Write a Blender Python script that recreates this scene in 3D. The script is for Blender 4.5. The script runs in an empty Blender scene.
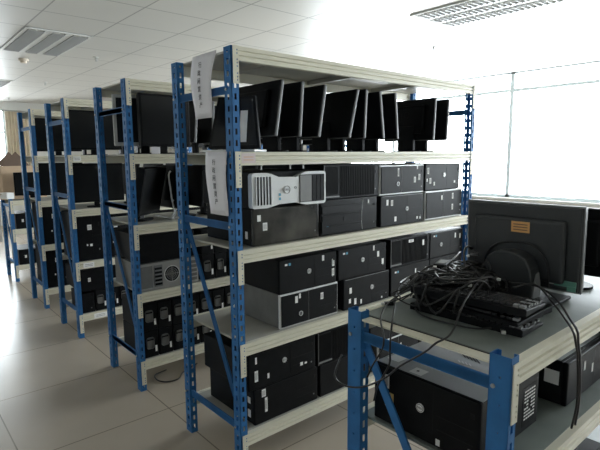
import bpy, bmesh, math, random
from mathutils import Vector, Matrix
random.seed(7)
scene = bpy.context.scene
COL = scene.collection
PI = math.pi

# ------------------------------------------------------------------ materials
def mat(name, col, rough=.5, metal=0., noise=0., nscale=8., spec=.5, coat=0., bump=0., bscale=60., alpha2=None):
    m = bpy.data.materials.new(name); m.use_nodes = True
    nt = m.node_tree; b = nt.nodes['Principled BSDF']
    c = (col[0], col[1], col[2], 1)
    b.inputs['Base Color'].default_value = c
    b.inputs['Roughness'].default_value = rough
    b.inputs['Metallic'].default_value = metal
    b.inputs['Specular IOR Level'].default_value = spec
    b.inputs['Coat Weight'].default_value = coat
    tc = nt.nodes.new('ShaderNodeTexCoord')
    if noise:
        n = nt.nodes.new('ShaderNodeTexNoise'); n.inputs['Scale'].default_value = nscale; n.inputs['Detail'].default_value = 5
        r = nt.nodes.new('ShaderNodeValToRGB')
        r.color_ramp.elements[0].position = .3; r.color_ramp.elements[1].position = .7
        r.color_ramp.elements[0].color = tuple(max(0, v * (1 - noise)) for v in col) + (1,)
        r.color_ramp.elements[1].color = (tuple(alpha2) + (1,)) if alpha2 else tuple(min(1, v * (1 + noise)) for v in col) + (1,)
        nt.links.new(tc.outputs['Object'], n.inputs['Vector'])
        nt.links.new(n.outputs['Fac'], r.inputs['Fac']); nt.links.new(r.outputs['Color'], b.inputs['Base Color'])
    if bump:
        n2 = nt.nodes.new('ShaderNodeTexNoise'); n2.inputs['Scale'].default_value = bscale; n2.inputs['Detail'].default_value = 3
        bp = nt.nodes.new('ShaderNodeBump'); bp.inputs['Strength'].default_value = bump; bp.inputs['Distance'].default_value = .002
        nt.links.new(tc.outputs['Object'], n2.inputs['Vector'])
        nt.links.new(n2.outputs['Fac'], bp.inputs['Height']); nt.links.new(bp.outputs['Normal'], b.inputs['Normal'])
    return m

M = {}
M['blue'] = mat('blue_powder_coat', (.030, .155, .385), .55, noise=.15, nscale=14, bump=.1, spec=.3)
M['cream'] = mat('cream_powder_coat', (.74, .71, .58), .45, noise=.04, nscale=6)
M['board'] = mat('grey_shelf_board', (.42, .41, .36), .38, noise=.12, nscale=5)
M['mat'] = mat('dusty_green_grey_board', (.17, .195, .18), .5, noise=.3, nscale=4)
M['black'] = mat('black_plastic', (.005, .0056, .0066), .5, noise=.3, nscale=20, bump=.15, bscale=200, spec=.13)
M['black2'] = mat('charcoal_metal', (.009, .0096, .0105), .5, noise=.2, nscale=9, spec=.16)
M['gloss'] = mat('glossy_black_plastic', (.006, .0065, .0075), .3, noise=.3, nscale=6, spec=.25)
M['dusty'] = mat('dusty_glossy_panel', (.010, .010, .011), .22, noise=.5, nscale=7, alpha2=(.085, .08, .07))
M['screen'] = mat('switched_off_screen', (.006, .007, .008), .3, noise=.2, spec=.3)
M['edge'] = mat('grey_bezel_plastic', (.20, .205, .21), .4)
M['silver'] = mat('silver_painted_plastic', (.74, .75, .75), .35, metal=.1)
M['greymetal'] = mat('grey_steel_case', (.17, .17, .165), .5, metal=.2, noise=.12, nscale=12)
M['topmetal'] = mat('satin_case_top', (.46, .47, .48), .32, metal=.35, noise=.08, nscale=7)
M['steel'] = mat('zinc_steel', (.42, .42, .41), .35, metal=.6, noise=.1)
M['white'] = mat('white_paper', (.90, .90, .88), .7)
M['lilac'] = mat('printed_paper', (.78, .77, .82), .7, noise=.02)
M['pink'] = mat('pinkish_label', (.72, .62, .62), .7)
M['ink'] = mat('black_ink', (.02, .02, .025), .6)
M['orange'] = mat('orange_sticker', (.72, .38, .14), .6)
M['yellow'] = mat('yellow_sticker', (.60, .42, .14), .6)
M['bluest'] = mat('blue_sticker', (.10, .36, .52), .5)
M['green'] = mat('green_board', (.12, .30, .24), .5)
M['cable'] = mat('black_cable_rubber', (.012, .012, .013), .35)
M['hazed_charcoal'] = mat('hazed_charcoal_plastic', (.030, .033, .036), .45, noise=.15, nscale=8)  # charcoal lightened to paint window haze onto the large monitors
M['keys'] = mat('keycap_plastic', (.02, .02, .022), .25)
M['conn'] = mat('pale_connector', (.62, .64, .62), .4)
M['cardboard'] = mat('cardboard', (.50, .36, .24), .8, noise=.08, nscale=5)
M['brown'] = mat('dark_brown_card', (.13, .085, .06), .8, noise=.1)
M['wall'] = mat('white_wall_paint', (.72, .72, .69), .85, noise=.02, nscale=2)
M['wall2'] = mat('grey_green_wall_paint', (.26, .26, .24), .85, noise=.03, nscale=2)
M['frame'] = mat('pale_window_frame', (.70, .78, .80), .4)
M['curtain'] = mat('beige_curtain', (.62, .54, .42), .9, noise=.08, nscale=6)
M['louvre'] = mat('grille_metal', (.36, .36, .35), .35, metal=.3)
M['lamptray'] = mat('fixture_enamel', (.66, .66, .63), .5)
M['tube'] = mat('fluorescent_tube_glass', (.82, .82, .80), .25)
M['smoke'] = mat('ivory_plastic', (.60, .52, .42), .5)
M['wood'] = mat('desk_laminate', (.58, .48, .36), .5, noise=.1)

def tile_mat(name, size, x0, y0, base, line, lw, rough, noise, bumpy=0.):
    """square tiles on the XY plane with thin joints running at x0+k*size, y0+k*size"""
    m = bpy.data.materials.new(name); m.use_nodes = True
    nt = m.node_tree; b = nt.nodes['Principled BSDF']; b.inputs['Roughness'].default_value = rough
    tc = nt.nodes.new('ShaderNodeTexCoord'); sp = nt.nodes.new('ShaderNodeSeparateXYZ')
    nt.links.new(tc.outputs['Object'], sp.inputs[0])
    def chan(out, off):
        a = nt.nodes.new('ShaderNodeMath'); a.operation = 'SUBTRACT'; a.inputs[1].default_value = off
        nt.links.new(out, a.inputs[0])
        d = nt.nodes.new('ShaderNodeMath'); d.operation = 'DIVIDE'; d.inputs[1].default_value = size
        nt.links.new(a.outputs[0], d.inputs[0])
        r = nt.nodes.new('ShaderNodeMath'); r.operation = 'ROUND'; nt.links.new(d.outputs[0], r.inputs[0])
        s = nt.nodes.new('ShaderNodeMath'); s.operation = 'SUBTRACT'
        nt.links.new(d.outputs[0], s.inputs[0]); nt.links.new(r.outputs[0], s.inputs[1])
        ab = nt.nodes.new('ShaderNodeMath'); ab.operation = 'ABSOLUTE'; nt.links.new(s.outputs[0], ab.inputs[0])
        l = nt.nodes.new('ShaderNodeMath'); l.operation = 'LESS_THAN'; l.inputs[1].default_value = lw / size / 2
        nt.links.new(ab.outputs[0], l.inputs[0])
        fl = nt.nodes.new('ShaderNodeMath'); fl.operation = 'FLOOR'; nt.links.new(d.outputs[0], fl.inputs[0])
        return l.outputs[0], fl.outputs[0]
    lx, fx = chan(sp.outputs[0], x0); ly, fy = chan(sp.outputs[1], y0)
    mx = nt.nodes.new('ShaderNodeMath'); mx.operation = 'MAXIMUM'
    nt.links.new(lx, mx.inputs[0]); nt.links.new(ly, mx.inputs[1])
    cb = nt.nodes.new('ShaderNodeCombineXYZ'); nt.links.new(fx, cb.inputs[0]); nt.links.new(fy, cb.inputs[1])
    wn = nt.nodes.new('ShaderNodeTexWhiteNoise'); nt.links.new(cb.outputs[0], wn.inputs['Vector'])
    n = nt.nodes.new('ShaderNodeTexNoise'); n.inputs['Scale'].default_value = 3.5; n.inputs['Detail'].default_value = 6
    nt.links.new(tc.outputs['Object'], n.inputs['Vector'])
    ad = nt.nodes.new('ShaderNodeMath'); ad.operation = 'MULTIPLY_ADD'; ad.inputs[1].default_value = .35
    nt.links.new(wn.outputs['Value'], ad.inputs[0]); nt.links.new(n.outputs['Fac'], ad.inputs[2])
    rp = nt.nodes.new('ShaderNodeValToRGB'); rp.color_ramp.elements[0].position = .3; rp.color_ramp.elements[1].position = 1.
    rp.color_ramp.elements[0].color = tuple(v * (1 - noise) for v in base) + (1,)
    rp.color_ramp.elements[1].color = tuple(min(1, v * (1 + noise)) for v in base) + (1,)
    nt.links.new(ad.outputs[0], rp.inputs['Fac'])
    mix = nt.nodes.new('ShaderNodeMix'); mix.data_type = 'RGBA'
    nt.links.new(mx.outputs[0], mix.inputs[0]); nt.links.new(rp.outputs['Color'], mix.inputs[6])
    mix.inputs[7].default_value = (*line, 1)
    nt.links.new(mix.outputs[2], b.inputs['Base Color'])
    if bumpy:
        n2 = nt.nodes.new('ShaderNodeTexNoise'); n2.inputs['Scale'].default_value = 1.6
        nt.links.new(tc.outputs['Object'], n2.inputs['Vector'])
        bp = nt.nodes.new('ShaderNodeBump'); bp.inputs['Strength'].default_value = bumpy; bp.inputs['Distance'].default_value = .004
        nt.links.new(n2.outputs['Fac'], bp.inputs['Height']); nt.links.new(bp.outputs['Normal'], b.inputs['Normal'])
    return m
M['floor'] = tile_mat('polished_floor_tiles', .8, .03, .84, (.42, .365, .30), (.20, .17, .14), .007, .25, .05, .08)
M['ceiling'] = tile_mat('mineral_ceiling_tiles', .6, -.05, .85, (.59, .575, .54), (.27, .265, .25), .012, .42, .02)

def glass_mat():
    m = bpy.data.materials.new('window_glass'); m.use_nodes = True
    nt = m.node_tree; nt.nodes.clear()
    o = nt.nodes.new('ShaderNodeOutputMaterial'); mx = nt.nodes.new('ShaderNodeMixShader')
    t = nt.nodes.new('ShaderNodeBsdfTransparent'); g = nt.nodes.new('ShaderNodeBsdfGlossy'); g.inputs['Roughness'].default_value = .02
    f = nt.nodes.new('ShaderNodeFresnel'); f.inputs['IOR'].default_value = 1.25
    t.inputs['Color'].default_value = (.97, .99, 1, 1)
    nt.links.new(f.outputs[0], mx.inputs[0]); nt.links.new(t.outputs[0], mx.inputs[1]); nt.links.new(g.outputs[0], mx.inputs[2])
    nt.links.new(mx.outputs[0], o.inputs[0]); return m
M['glass'] = glass_mat()

# ------------------------------------------------------------------ mesh helpers
class MB:
    def __init__(s): s.bm = bmesh.new(); s.mats = []
    def mi(s, m):
        if m not in s.mats: s.mats.append(m)
        return s.mats.index(m)
    def _tag(s, faces, m):
        if m is not None:
            i = s.mi(m)
            for f in faces: f.material_index = i
    def box(s, x0, x1, y0, y1, z0, z1, bev=0., seg=2, T=None, m=None):
        n0 = set(s.bm.faces) if (bev or m) else None
        vs = [s.bm.verts.new((x, y, z)) for x in (x0, x1) for y in (y0, y1) for z in (z0, z1)]
        if T is not None:
            for v in vs: v.co = T @ v.co
        fs = [s.bm.faces.new([vs[i] for i in q]) for q in ((0, 1, 3, 2), (4, 6, 7, 5), (0, 4, 5, 1), (2, 3, 7, 6), (0, 2, 6, 4), (1, 5, 7, 3))]
        if bev:
            es = list({e for f in fs for e in f.edges})
            bmesh.ops.bevel(s.bm, geom=es, offset=bev, segments=seg, affect='EDGES', profile=.5)
        if m is not None: s._tag([f for f in s.bm.faces if f not in n0], m)
        return s
    def prism(s, pts, axis, a, b, m=None, T=None, bev=0.):
        """polygon pts in the plane across axis, extruded from a to b"""
        def P(p, t):
            v = {'x': (t, p[0], p[1]), 'y': (p[0], t, p[1]), 'z': (p[0], p[1], t)}[axis]
            v = Vector(v); return T @ v if T is not None else v
        n0 = set(s.bm.faces)
        A = [s.bm.verts.new(P(p, a)) for p in pts]; B = [s.bm.verts.new(P(p, b)) for p in pts]
        n = len(pts)
        fs = [s.bm.faces.new(A), s.bm.faces.new(list(reversed(B)))]
        for i in range(n): fs.append(s.bm.faces.new([A[i], B[i], B[(i + 1) % n], A[(i + 1) % n]]))
        if bev: bmesh.ops.bevel(s.bm, geom=list({e for f in fs[:2] for e in f.edges}), offset=bev, segments=2, affect='EDGES', profile=.5)
        s._tag([f for f in s.bm.faces if f not in n0], m)
        return s
    def disc(s, c, r, axis, d, seg=20, m=None, r2=None, T=None):
        pts = [(math.cos(2 * PI * i / seg) * r, math.sin(2 * PI * i / seg) * (r2 or r)) for i in range(seg)]
        off = {'x': (c[1], c[2]), 'y': (c[0], c[2]), 'z': (c[0], c[1])}[axis]
        t0 = {'x': c[0], 'y': c[1], 'z': c[2]}[axis]
        return s.prism([(p[0] + off[0], p[1] + off[1]) for p in pts], axis, t0, t0 + d, m, T)
    def ring(s, c, r, w, axis, d, seg=24, m=None):
        n0 = set(s.bm.faces); L = []
        for i in range(seg):
            a = 2 * PI * i / seg; q = []
            for rr, t in ((r, 0), (r + w, 0), (r + w, d), (r, d)):
                u, v = math.cos(a) * rr, math.sin(a) * rr
                q.append(s.bm.verts.new({'y': (c[0] + u, c[1] + t, c[2] + v), 'x': (c[0] + t, c[1] + u, c[2] + v), 'z': (c[0] + u, c[1] + v, c[2] + t)}[axis]))
            L.append(q)
        for i in range(seg):
            A, B = L[i], L[(i + 1) % seg]
            for k in range(4): s.bm.faces.new([A[k], A[(k + 1) % 4], B[(k + 1) % 4], B[k]])
        s._tag([f for f in s.bm.faces if f not in n0], m); return s
    def tube(s, pts, r, seg=7, m=None, smooth=6):
        P = [Vector(p) for p in pts]
        if smooth and len(P) > 2:
            Q = []
            for i in range(len(P) - 1):
                p0 = P[max(i - 1, 0)]; p1 = P[i]; p2 = P[i + 1]; p3 = P[min(i + 2, len(P) - 1)]
                for k in range(smooth):
                    t = k / smooth
                    Q.append(.5 * ((2 * p1) + (-p0 + p2) * t + (2 * p0 - 5 * p1 + 4 * p2 - p3) * t * t + (-p0 + 3 * p1 - 3 * p2 + p3) * t ** 3))
            Q.append(P[-1]); P = Q
        n0 = set(s.bm.faces); rings = []; up = Vector((0, 0, 1))
        prev = None
        for i, p in enumerate(P):
            d = (P[min(i + 1, len(P) - 1)] - P[max(i - 1, 0)])
            if d.length < 1e-9: d = Vector((1, 0, 0))
            d.normalize()
            a = (prev - d * prev.dot(d)) if prev is not None else d.cross(up if abs(d.z) < .95 else Vector((1, 0, 0)))
            if a.length < 1e-5: a = d.cross(Vector((1, 0, 0)))
            a.normalize(); prev = a; b = d.cross(a)
            rings.append([s.bm.verts.new(p + (a * math.cos(2 * PI * k / seg) + b * math.sin(2 * PI * k / seg)) * r) for k in range(seg)])
        for A, B in zip(rings, rings[1:]):
            for k in range(seg): s.bm.faces.new([A[k], A[(k + 1) % seg], B[(k + 1) % seg], B[k]])
        s.bm.faces.new(rings[0]); s.bm.faces.new(list(reversed(rings[-1])))
        for f in s.bm.faces:
            if f not in n0: f.smooth = True
        s._tag([f for f in s.bm.faces if f not in n0], m); return s
    def build(s, name, m, parent=None, label=None):
        bmesh.ops.recalc_face_normals(s.bm, faces=s.bm.faces)
        me = bpy.data.meshes.new(name); s.bm.to_mesh(me); s.bm.free()
        if s.mats:
            for q in s.mats: me.materials.append(q)
        else: me.materials.append(m)
        o = bpy.data.objects.new(name, me); COL.objects.link(o)
        if parent is not None: o.parent = parent
        if label: o['label'] = label
        return o

def tag(o, label=None, cat=None, group=None, kind=None):
    if label: o['label'] = label
    if cat: o['category'] = cat
    if group: o['group'] = group
    if kind: o['kind'] = kind
    return o
def empty(name, loc, rz=0., label=None, cat=None, group=None):
    o = bpy.data.objects.new(name, None); COL.objects.link(o); o.empty_display_size = .05
    o.location = loc; o.rotation_euler = (0, 0, rz)
    return tag(o, label, cat, group)
KIDS = {}
def kids(o): return [c for c in bpy.data.objects if c.parent is o]
def copy_tree(o, parent=None, depth=0):
    c = o.copy(); COL.objects.link(c)
    if parent is not None: c.parent = parent
    for ch in KIDS.setdefault(o.name, kids(o)): copy_tree(ch, c)
    return c
def struct(name, mb, m, label=None):
    o = mb.build(name, m); o['kind'] = 'structure'
    if label: o['label'] = label
    return o

# text as a mesh (built-in font)
def text_mesh(body, size, depth=.0006):
    cu = bpy.data.curves.new('lettering', 'FONT'); cu.body = body; cu.size = size; cu.extrude = depth / 2
    cu.align_x = 'CENTER'; cu.align_y = 'CENTER'
    o = bpy.data.objects.new('lettering', cu); COL.objects.link(o)
    dg = bpy.context.evaluated_depsgraph_get()
    me = bpy.data.meshes.new_from_object(o.evaluated_get(dg))
    bpy.data.objects.remove(o); return me
def text_part(name, body, size, m, parent, loc, rot, depth=.0006):
    me = text_mesh(body, size, depth); me.materials.clear(); me.materials.append(m)
    o = bpy.data.objects.new(name, me); COL.objects.link(o); o.parent = parent
    o.location = loc; o.rotation_euler = rot; return o

# ------------------------------------------------------------------ racks
PW, PD, RD, RL = .0385, .058, .5544, 1.9954     # post front width, post side width, rack depth, rack length
def perforated(mb, H, mode, x, y, z0=.0, small=False):
    """post wall with a column of slots; mode 'side' lies in the YZ plane, 'front' in the XZ plane"""
    w = PD if mode == 'side' else PW; t = .0022; hole = .017 if mode == 'side' else .012; hh = .026; pitch = .05
    if small and mode == 'side': hole, hh, pitch = .006, .006, .075
    cs = [w / 2]
    e = w / 2 - hole / 2
    def B(u0, u1, a, b):
        if mode == 'side': mb.box(x, x + t, y + u0, y + u1, a, b)
        else: mb.box(x + u0, x + u1, y, y + t, a, b)
    B(0, e, z0, H); B(w - e, w, z0, H)
    B(e, w - e, H - .016, H)
    z = z0; k = 0
    while z < H - .017:
        B(e, w - e, z, min(z + pitch - hh, H - .016)); z += pitch
def make_post(H, y0, x0, fy, root, sx=1):
    """x0,y0 : outer corner; fy=+1 front post (front wall at y0), -1 rear post ending at y0"""
    mb = MB()
    ya = y0 if fy > 0 else y0 - PD
    xs = x0 if sx > 0 else x0 - .0022
    perforated(mb, H, 'side', xs, ya, small=H < 1.5)
    xf = x0 if sx > 0 else x0 - PW
    perforated(mb, H, 'front', xf, ya)
    perforated(mb, H, 'front', xf, ya + PD - .0022)
    # inner return lips
    xi = x0 + PW - .002 if sx > 0 else x0 - PW
    mb.box(xi, xi + .002, ya, ya + .012, 0, H); mb.box(xi, xi + .002, ya + PD - .012, ya + PD, 0, H)
    # foot plate
    p = mb.build('post', M['blue'], root)
    f = MB(); f.box(xf + .003, xf + PW - .003, ya + .003, ya + PD - .003, -.0005, .006); f.build('foot_plate', M['black2'], p)
    return p
def beam_profile(zt, yo, s):
    """stepped ribbed section; yo = outer face, s=+1 goes inward along +y"""
    h = .060; pts = [(0, 0), (0, -.016), (.007, -.0185), (.007, -.022), (0, -.0245), (0, -.036), (.007, -.0385), (.007, -.042), (0, -.0445), (0, -h), (.03, -h), (.03, -.012), (.024, 0)]
    return [(yo + s * a, zt + b) for a, b in pts]
def make_rack(name, H, levels, bm='board'):
    root = empty(name, (0, 0, 0))
    for sx, x0 in ((1, 0.), (-1, RL)):
        make_post(H, 0., x0, 1, root, sx); make_post(H, RD, x0, -1, root, sx)
        xa = x0 + .010 if sx > 0 else x0 - .022
        zs = [.235, H * .62 if H > 1.5 else .60, 1.82] if H > 1.5 else [.235, .945]
        if H > 1.5: zs = [.235, 1.21, 1.82]
        for z in zs:
            b = MB(); b.box(xa, xa + .012, PD - .012, RD - PD + .012, z - .014, z + .014); b.box(xa, xa + .004, PD - .012, RD - PD + .012, z - .018, z + .018)
            b.build('cross_brace', M['blue'], root)
        y1, z1, y2, z2 = (RD - PD + .01, 1.19, PD - .01, .30) if H > 1.5 else (RD - PD + .01, .93, PD - .01, .16)
        L = math.hypot(y2 - y1, z2 - z1); ang = math.atan2(z2 - z1, y2 - y1)
        T = Matrix.Translation((xa + .013, y1, z1)) @ Matrix.Rotation(ang, 4, 'X')
        b = MB(); b.box(0, .010, 0, L, -.012, .012, T=T); b.box(0, .004, 0, L, -.015, .015, T=T); b.build('diagonal_brace', M['blue'], root)
        for (yy, zz) in [(PD * .5, z) for z in zs] + [(RD - PD * .5, z) for z in zs]:
            bo = MB(); bo.disc((x0 - .004 if sx > 0 else x0 + .0, yy + .016, zz), .006, 'x', .004, 8); bo.build('bolt', M['steel'], root)
    for z in levels:
        for s, yo in ((1, 0.), (-1, RD)):
            b = MB(); b.prism(beam_profile(z, yo, s), 'x', PW + .0005, RL - PW - .0005)
            bo = b.build('beam', M['cream'], root)
            for sx, xe in ((1, 0.), (-1, RL)):
                k = MB(); xa = xe + .008 if sx > 0 else xe - PW
                xb = xe + PW if sx > 0 else xe - .008
                ya, yb = (yo - .0035, yo - .0005) if s > 0 else (yo + .0005, yo + .0035)
                zt = z + .002; zb = z - .158; w3 = (xb - xa)
                e1 = w3 * .62; e2 = w3 * .84
                if sx < 0: e1, e2 = w3 * .16, w3 * .38
                k.box(xa, xa + e1, ya, yb, zb, zt); k.box(xa + e2, xb, ya, yb, zb, zt)
                hz = [.012, .026, .040, .070, .084, .098, .124, .138]
                c = zb
                for q in hz:
                    k.box(xa + e1, xa + e2, ya, yb, c, zb + q); c = zb + q + .007
                k.box(xa + e1, xa + e2, ya, yb, c, zt)
                k.build('beam_bracket', M['cream'], bo)
        b = MB(); b.box(.047 if H < 1.5 else .042, RL - .042, .0245, RD - .0245, z - .011, z - .0005, bev=.001, seg=1)
        for i in range(3): b.box(.3 + .6 * i, .34 + .6 * i, .035, RD - .035, z - .034, z - .0115)
        b.build('shelf_board', M[bm], root)
    return root
LV = [2.0, 1.548, 1.102, .655, .200]
LZ = [1.010, .655, .200]
rack = make_rack('storage_rack', 2.0, LV)
racks = [rack]
RACKY = [0., 1.1562, 2.4345, 3.5393]
RACKX = [0., -.010, -.008, -.006]
for i in range(1, 4):
    r = copy_tree(rack); racks.append(r); r.location = (RACKX[i], RACKY[i], 0)
rl = ['tall blue shelving rack nearest the camera, paper signs hanging on its end',
      'tall blue and cream rack second in the row, showing a silver-framed monitor on top level',
      'tall blue and cream rack, third in the row, tall labelled black computers inside',
      'tall blue rack fourth in the row, the farthest full-height one']
for r, l in zip(racks, rl): tag(r, l, 'shelving rack', 'blue and cream storage racks')
low = make_rack('storage_rack', 1.03, LZ, 'mat'); low.location = (-.061, -1.3088, 0)
tag(low, 'low waist-high blue rack in the right foreground with cables and keyboards on top', 'shelving rack', 'blue and cream storage racks')
low2 = copy_tree(low); low2.location = (.015, 5.0, 0)
tag(low2, 'low waist-high blue rack at the far left end of the row', 'shelving rack', 'blue and cream storage racks')
# edge strip of the foreground rack's top board
e = MB(); e.box(.002, .041, .060, RD - .060, 1.000, 1.006); e.build('edge_strip', M['cream'], low)
e = MB(); e.box(.0412, .0465, .060, RD - .060, 1.0005, 1.0085); e.build('gap_shade_strip', M['cable'], low)  # black strip painted in for the dark gap beside the board

# ------------------------------------------------------------------ desktop towers lying on their side
def sticker(parent, x, z, w, h, m='white', y=-.0012, lines=True, name='sticker'):
    b = MB(); b.box(x - w / 2, x + w / 2, y - .0004, y + .0006, z - h / 2, z + h / 2, m=M[m])
    if lines and m in ('white', 'lilac') and w * h > .00065:
        n = 3
        for i in range(n):
            if w < h: b.box(x - w * .32 + i * w * .26, x - w * .32 + i * w * .26 + w * .06, y - .0009, y - .0004, z - h * .32, z + h * .32, m=M['ink'])
            else: b.box(x - w * .32, x + w * .32, y - .0009, y - .0004, z - h * .3 + i * h * .26, z - h * .3 + i * h * .26 + h * .1, m=M['ink'])
    return b.build(name, None, parent)
def badge(parent, x, z, r=.014, y=-.003, m='silver'):
    b = MB(); b.disc((x, y, z), r, 'y', .004, 22, M[m]); b.ring((x, y - .0006, z), r * .74, r * .12, 'y', .001, 22, M['greymetal'])
    o = b.build('badge', None, parent)
    text_part('lettering', 'DELL', r * .62, M['ink'], o, (x, y - .0003, z), (PI / 2, 0, 0))
    return o
def tower(name, W=.410, Hh=.182, D=.43, style='plain', stickers=(), logo=None, label=None, loc=(0, 0, 0), rz=0., group=None, side=None):
    """case lying on its side; front at y=0, body runs +y; origin at left bottom of front"""
    root = empty(name, loc, rz, label, 'computer', group)
    cm = {'silver': 'greymetal', 'bezel': 'black2', 'dusty': 'black', 'big': 'black2'}.get(style, 'black2')
    c = MB(); c.box(.004, W - .004, .022, D, .0005, Hh - .001, bev=.004); 
    c.build('case', M[cm], root)
    f = MB(); fm = {'dusty': 'dusty', 'silver': 'black', 'wave': 'gloss'}.get(style, 'black')
    if style == 'silver':
        f.box(0, W, .006, .021, .0005, Hh, bev=.004, m=M['silver']); f.box(.009, W - .009, .0, .0075, .010, Hh - .009, bev=.002, m=M['black'])
        f.box(W * .46, W * .463, -.0012, 0, .012, Hh - .012, m=M['edge'])
        for i in range(3): f.box(W * .62, W * .88, -.0006, 0, .03 + i * .04, .031 + i * .04, m=M['black2'])
    elif style == 'dusty':
        f.box(0, W, 0, .0215, .0005, Hh, bev=.010, seg=3, m=M['dusty'])
        f.box(W * .955, W * .975, -.001, 0, .02, Hh - .03, m=M['black'])
    elif style == 'ribbed':
        f.box(0, W, .004, .0215, .0005, Hh, bev=.003, m=M['black'])
        f.box(.006, W * .24, 0, .004, .022, Hh - .008, m=M['gloss']); f.box(.004, W * .26, -.001, .0035, .010, .018, m=M['edge'])
        for i in range(14): f.box(W * (.02 + .016 * i), W * (.026 + .016 * i), -.0022, 0, .026, Hh - .012, m=M['black'])
        for i in range(20): f.box(W * (.30 + .032 * i), W * (.308 + .032 * i), 0, .004, .01, Hh - .01, m=M['black2'])
        f.box(.002, .006, 0, .004, .002, Hh - .002, m=M['edge'])
    elif style == 'wave':
        f.box(0, W, .004, .0215, .0005, Hh, bev=.006, seg=3, m=M['gloss'])
        f.box(W * .02, W * .70, -.002, .004, .118, .160, bev=.002, m=M['black2'])
        f.box(W * .03, W * .70, -.001, .004, .058, .108, m=M['black'])
        f.box(W * .02, W * .70, -.002, .004, .012, .050, bev=.002, m=M['black'])
        f.tube([(W * .72, .002, .008), (W * .705, .001, .05), (W * .705, .001, .11), (W * .725, .002, Hh - .012)], .0016, 6, M['silver'])
        f.disc((W * .40, -.003, .083), .013, 'y', .003, 18, M['black2'])
        f.box(.0, .010, -.010, .004, .028, .080, bev=.002, m=M['black2'])
    else:
        f.box(0, W, 0, .0215, .0005, Hh, bev=.006, seg=3, m=M['black'])
        f.box(W * .60, W * .603, -.0008, 0, .012, Hh - .012, m=M['black2'])
        f.box(W * .64, W * .95, -.0008, 0, Hh * .52, Hh * .53, m=M['black2']); f.box(W * .64, W * .95, -.0008, 0, Hh * .30, Hh * .31, m=M['black2'])
        f.box(.014, W - .012, -.001, .004, Hh - .0055, Hh - .0025, m=M['edge'] if style == 'lit_edge' else M['black2'])  # grey strip paints light caught along the top edge of some fronts
    f.build('front_panel', None, root)
    if logo:
        if style == 'silver':
            b = MB(); b.ring((logo[0], -.003, logo[1]), .010, .003, 'y', .004, 22, M['silver']); b.disc((logo[0], -.002, logo[1]), .006, 'y', .003, 16, M['edge'])
            b.build('power_button', None, root)
        else: badge(root, *logo)
    for st in stickers: sticker(root, *st)
    # small front details of every case: power button and sockets
    b = MB(); b.box(W - .030, W - .018, -.002, .001, Hh * .72, Hh * .80, m=M['black2'])
    b.build('power_button', None, root)
    b = MB(); b.box(W - .034, W - .026, -.001, .001, Hh * .20, Hh * .24, m=M['edge']); b.build('port_panel', None, root)
    if side:
        for (yy, zz, hw, hh) in side:
            sb = MB(); sb.box(.0030, .0042, yy - hw, yy + hw, zz - hh, zz + hh, m=M['white']); sb.build('side_label', None, root)
    return root
TG = 'desktop computers lying on their sides on the racks'
S1 = [(.045, .150, .016, .010, 'white'), (.068, .150, .014, .013, 'bluest')]
F1 = .034
def R1(lab, x, z, **k): return tower('desktop_computer', label=lab, loc=(x, F1, z), group=TG, **k)
# nearest rack, third shelf from floor (beside the paper sign)
t3 = LV[2] + .0005
R1('black computer with dusty glossy front under the silver-faced workstation, nearest rack', .120, t3, W=.425, Hh=.181, style='dusty',
   stickers=[(.035, .135, .020, .030, 'white'), (.070, .092, .026, .038, 'white')], side=[(.06, .05, .010, .018)])
R1('black computer with curved silver line and drive tray, right of the dusty glossy one', .556, t3, W=.455, Hh=.192, style='wave',
   stickers=[(.050, .040, .016, .022, 'bluest'), (.375, .165, .012, .022, 'white')])
R1('plain black computer with blank front, beside the silver-faced workstation', .580, t3 + .1935, W=.440, Hh=.186, style='ribbed', stickers=[])
R1('black computer with four labels and round badge, below the ring-marked silver-edged one', 1.040, t3, W=.425, Hh=.186, style='lit_edge', logo=(.255, .095),
   stickers=[(.062, .145, .018, .034, 'white'), (.105, .140, .020, .034, 'white'), (.140, .040, .020, .030, 'white'), (.36, .03, .016, .016, 'white'), (.392, .027, .014, .014, 'white')])
R1('silver-edged black computer with ring button, upper row on the silver workstation shelf', 1.036, t3 + .188, W=.432, Hh=.180, style='silver', logo=(.165, .065),
   stickers=[(.165, .135, .014, .050, 'white'), (.33, .085, .020, .036, 'white'), (.375, .100, .020, .036, 'white'), (.355, .160, .010, .020, 'white')])
R1('black computer with four small white labels and badge, upper right end by the post', 1.478, t3 + .193, W=.405, Hh=.176, style='plain', logo=(.215, .100),
   stickers=[(.03, .130, .018, .040, 'white'), (.055, .065, .020, .036, 'white'), (.10, .045, .014, .024, 'white'), (.02, .07, .010, .020, 'white'), (.34, .05, .016, .016, 'white')])
R1('silver-edged black computer with two labels, lower right end by the post', 1.492, t3, W=.435, Hh=.190, style='silver', logo=None,
   stickers=[(.18, .14, .014, .030, 'white'), (.31, .145, .018, .040, 'white'), (.31, .07, .018, .040, 'white'), (.41, .08, .014, .014, 'white')])
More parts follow.
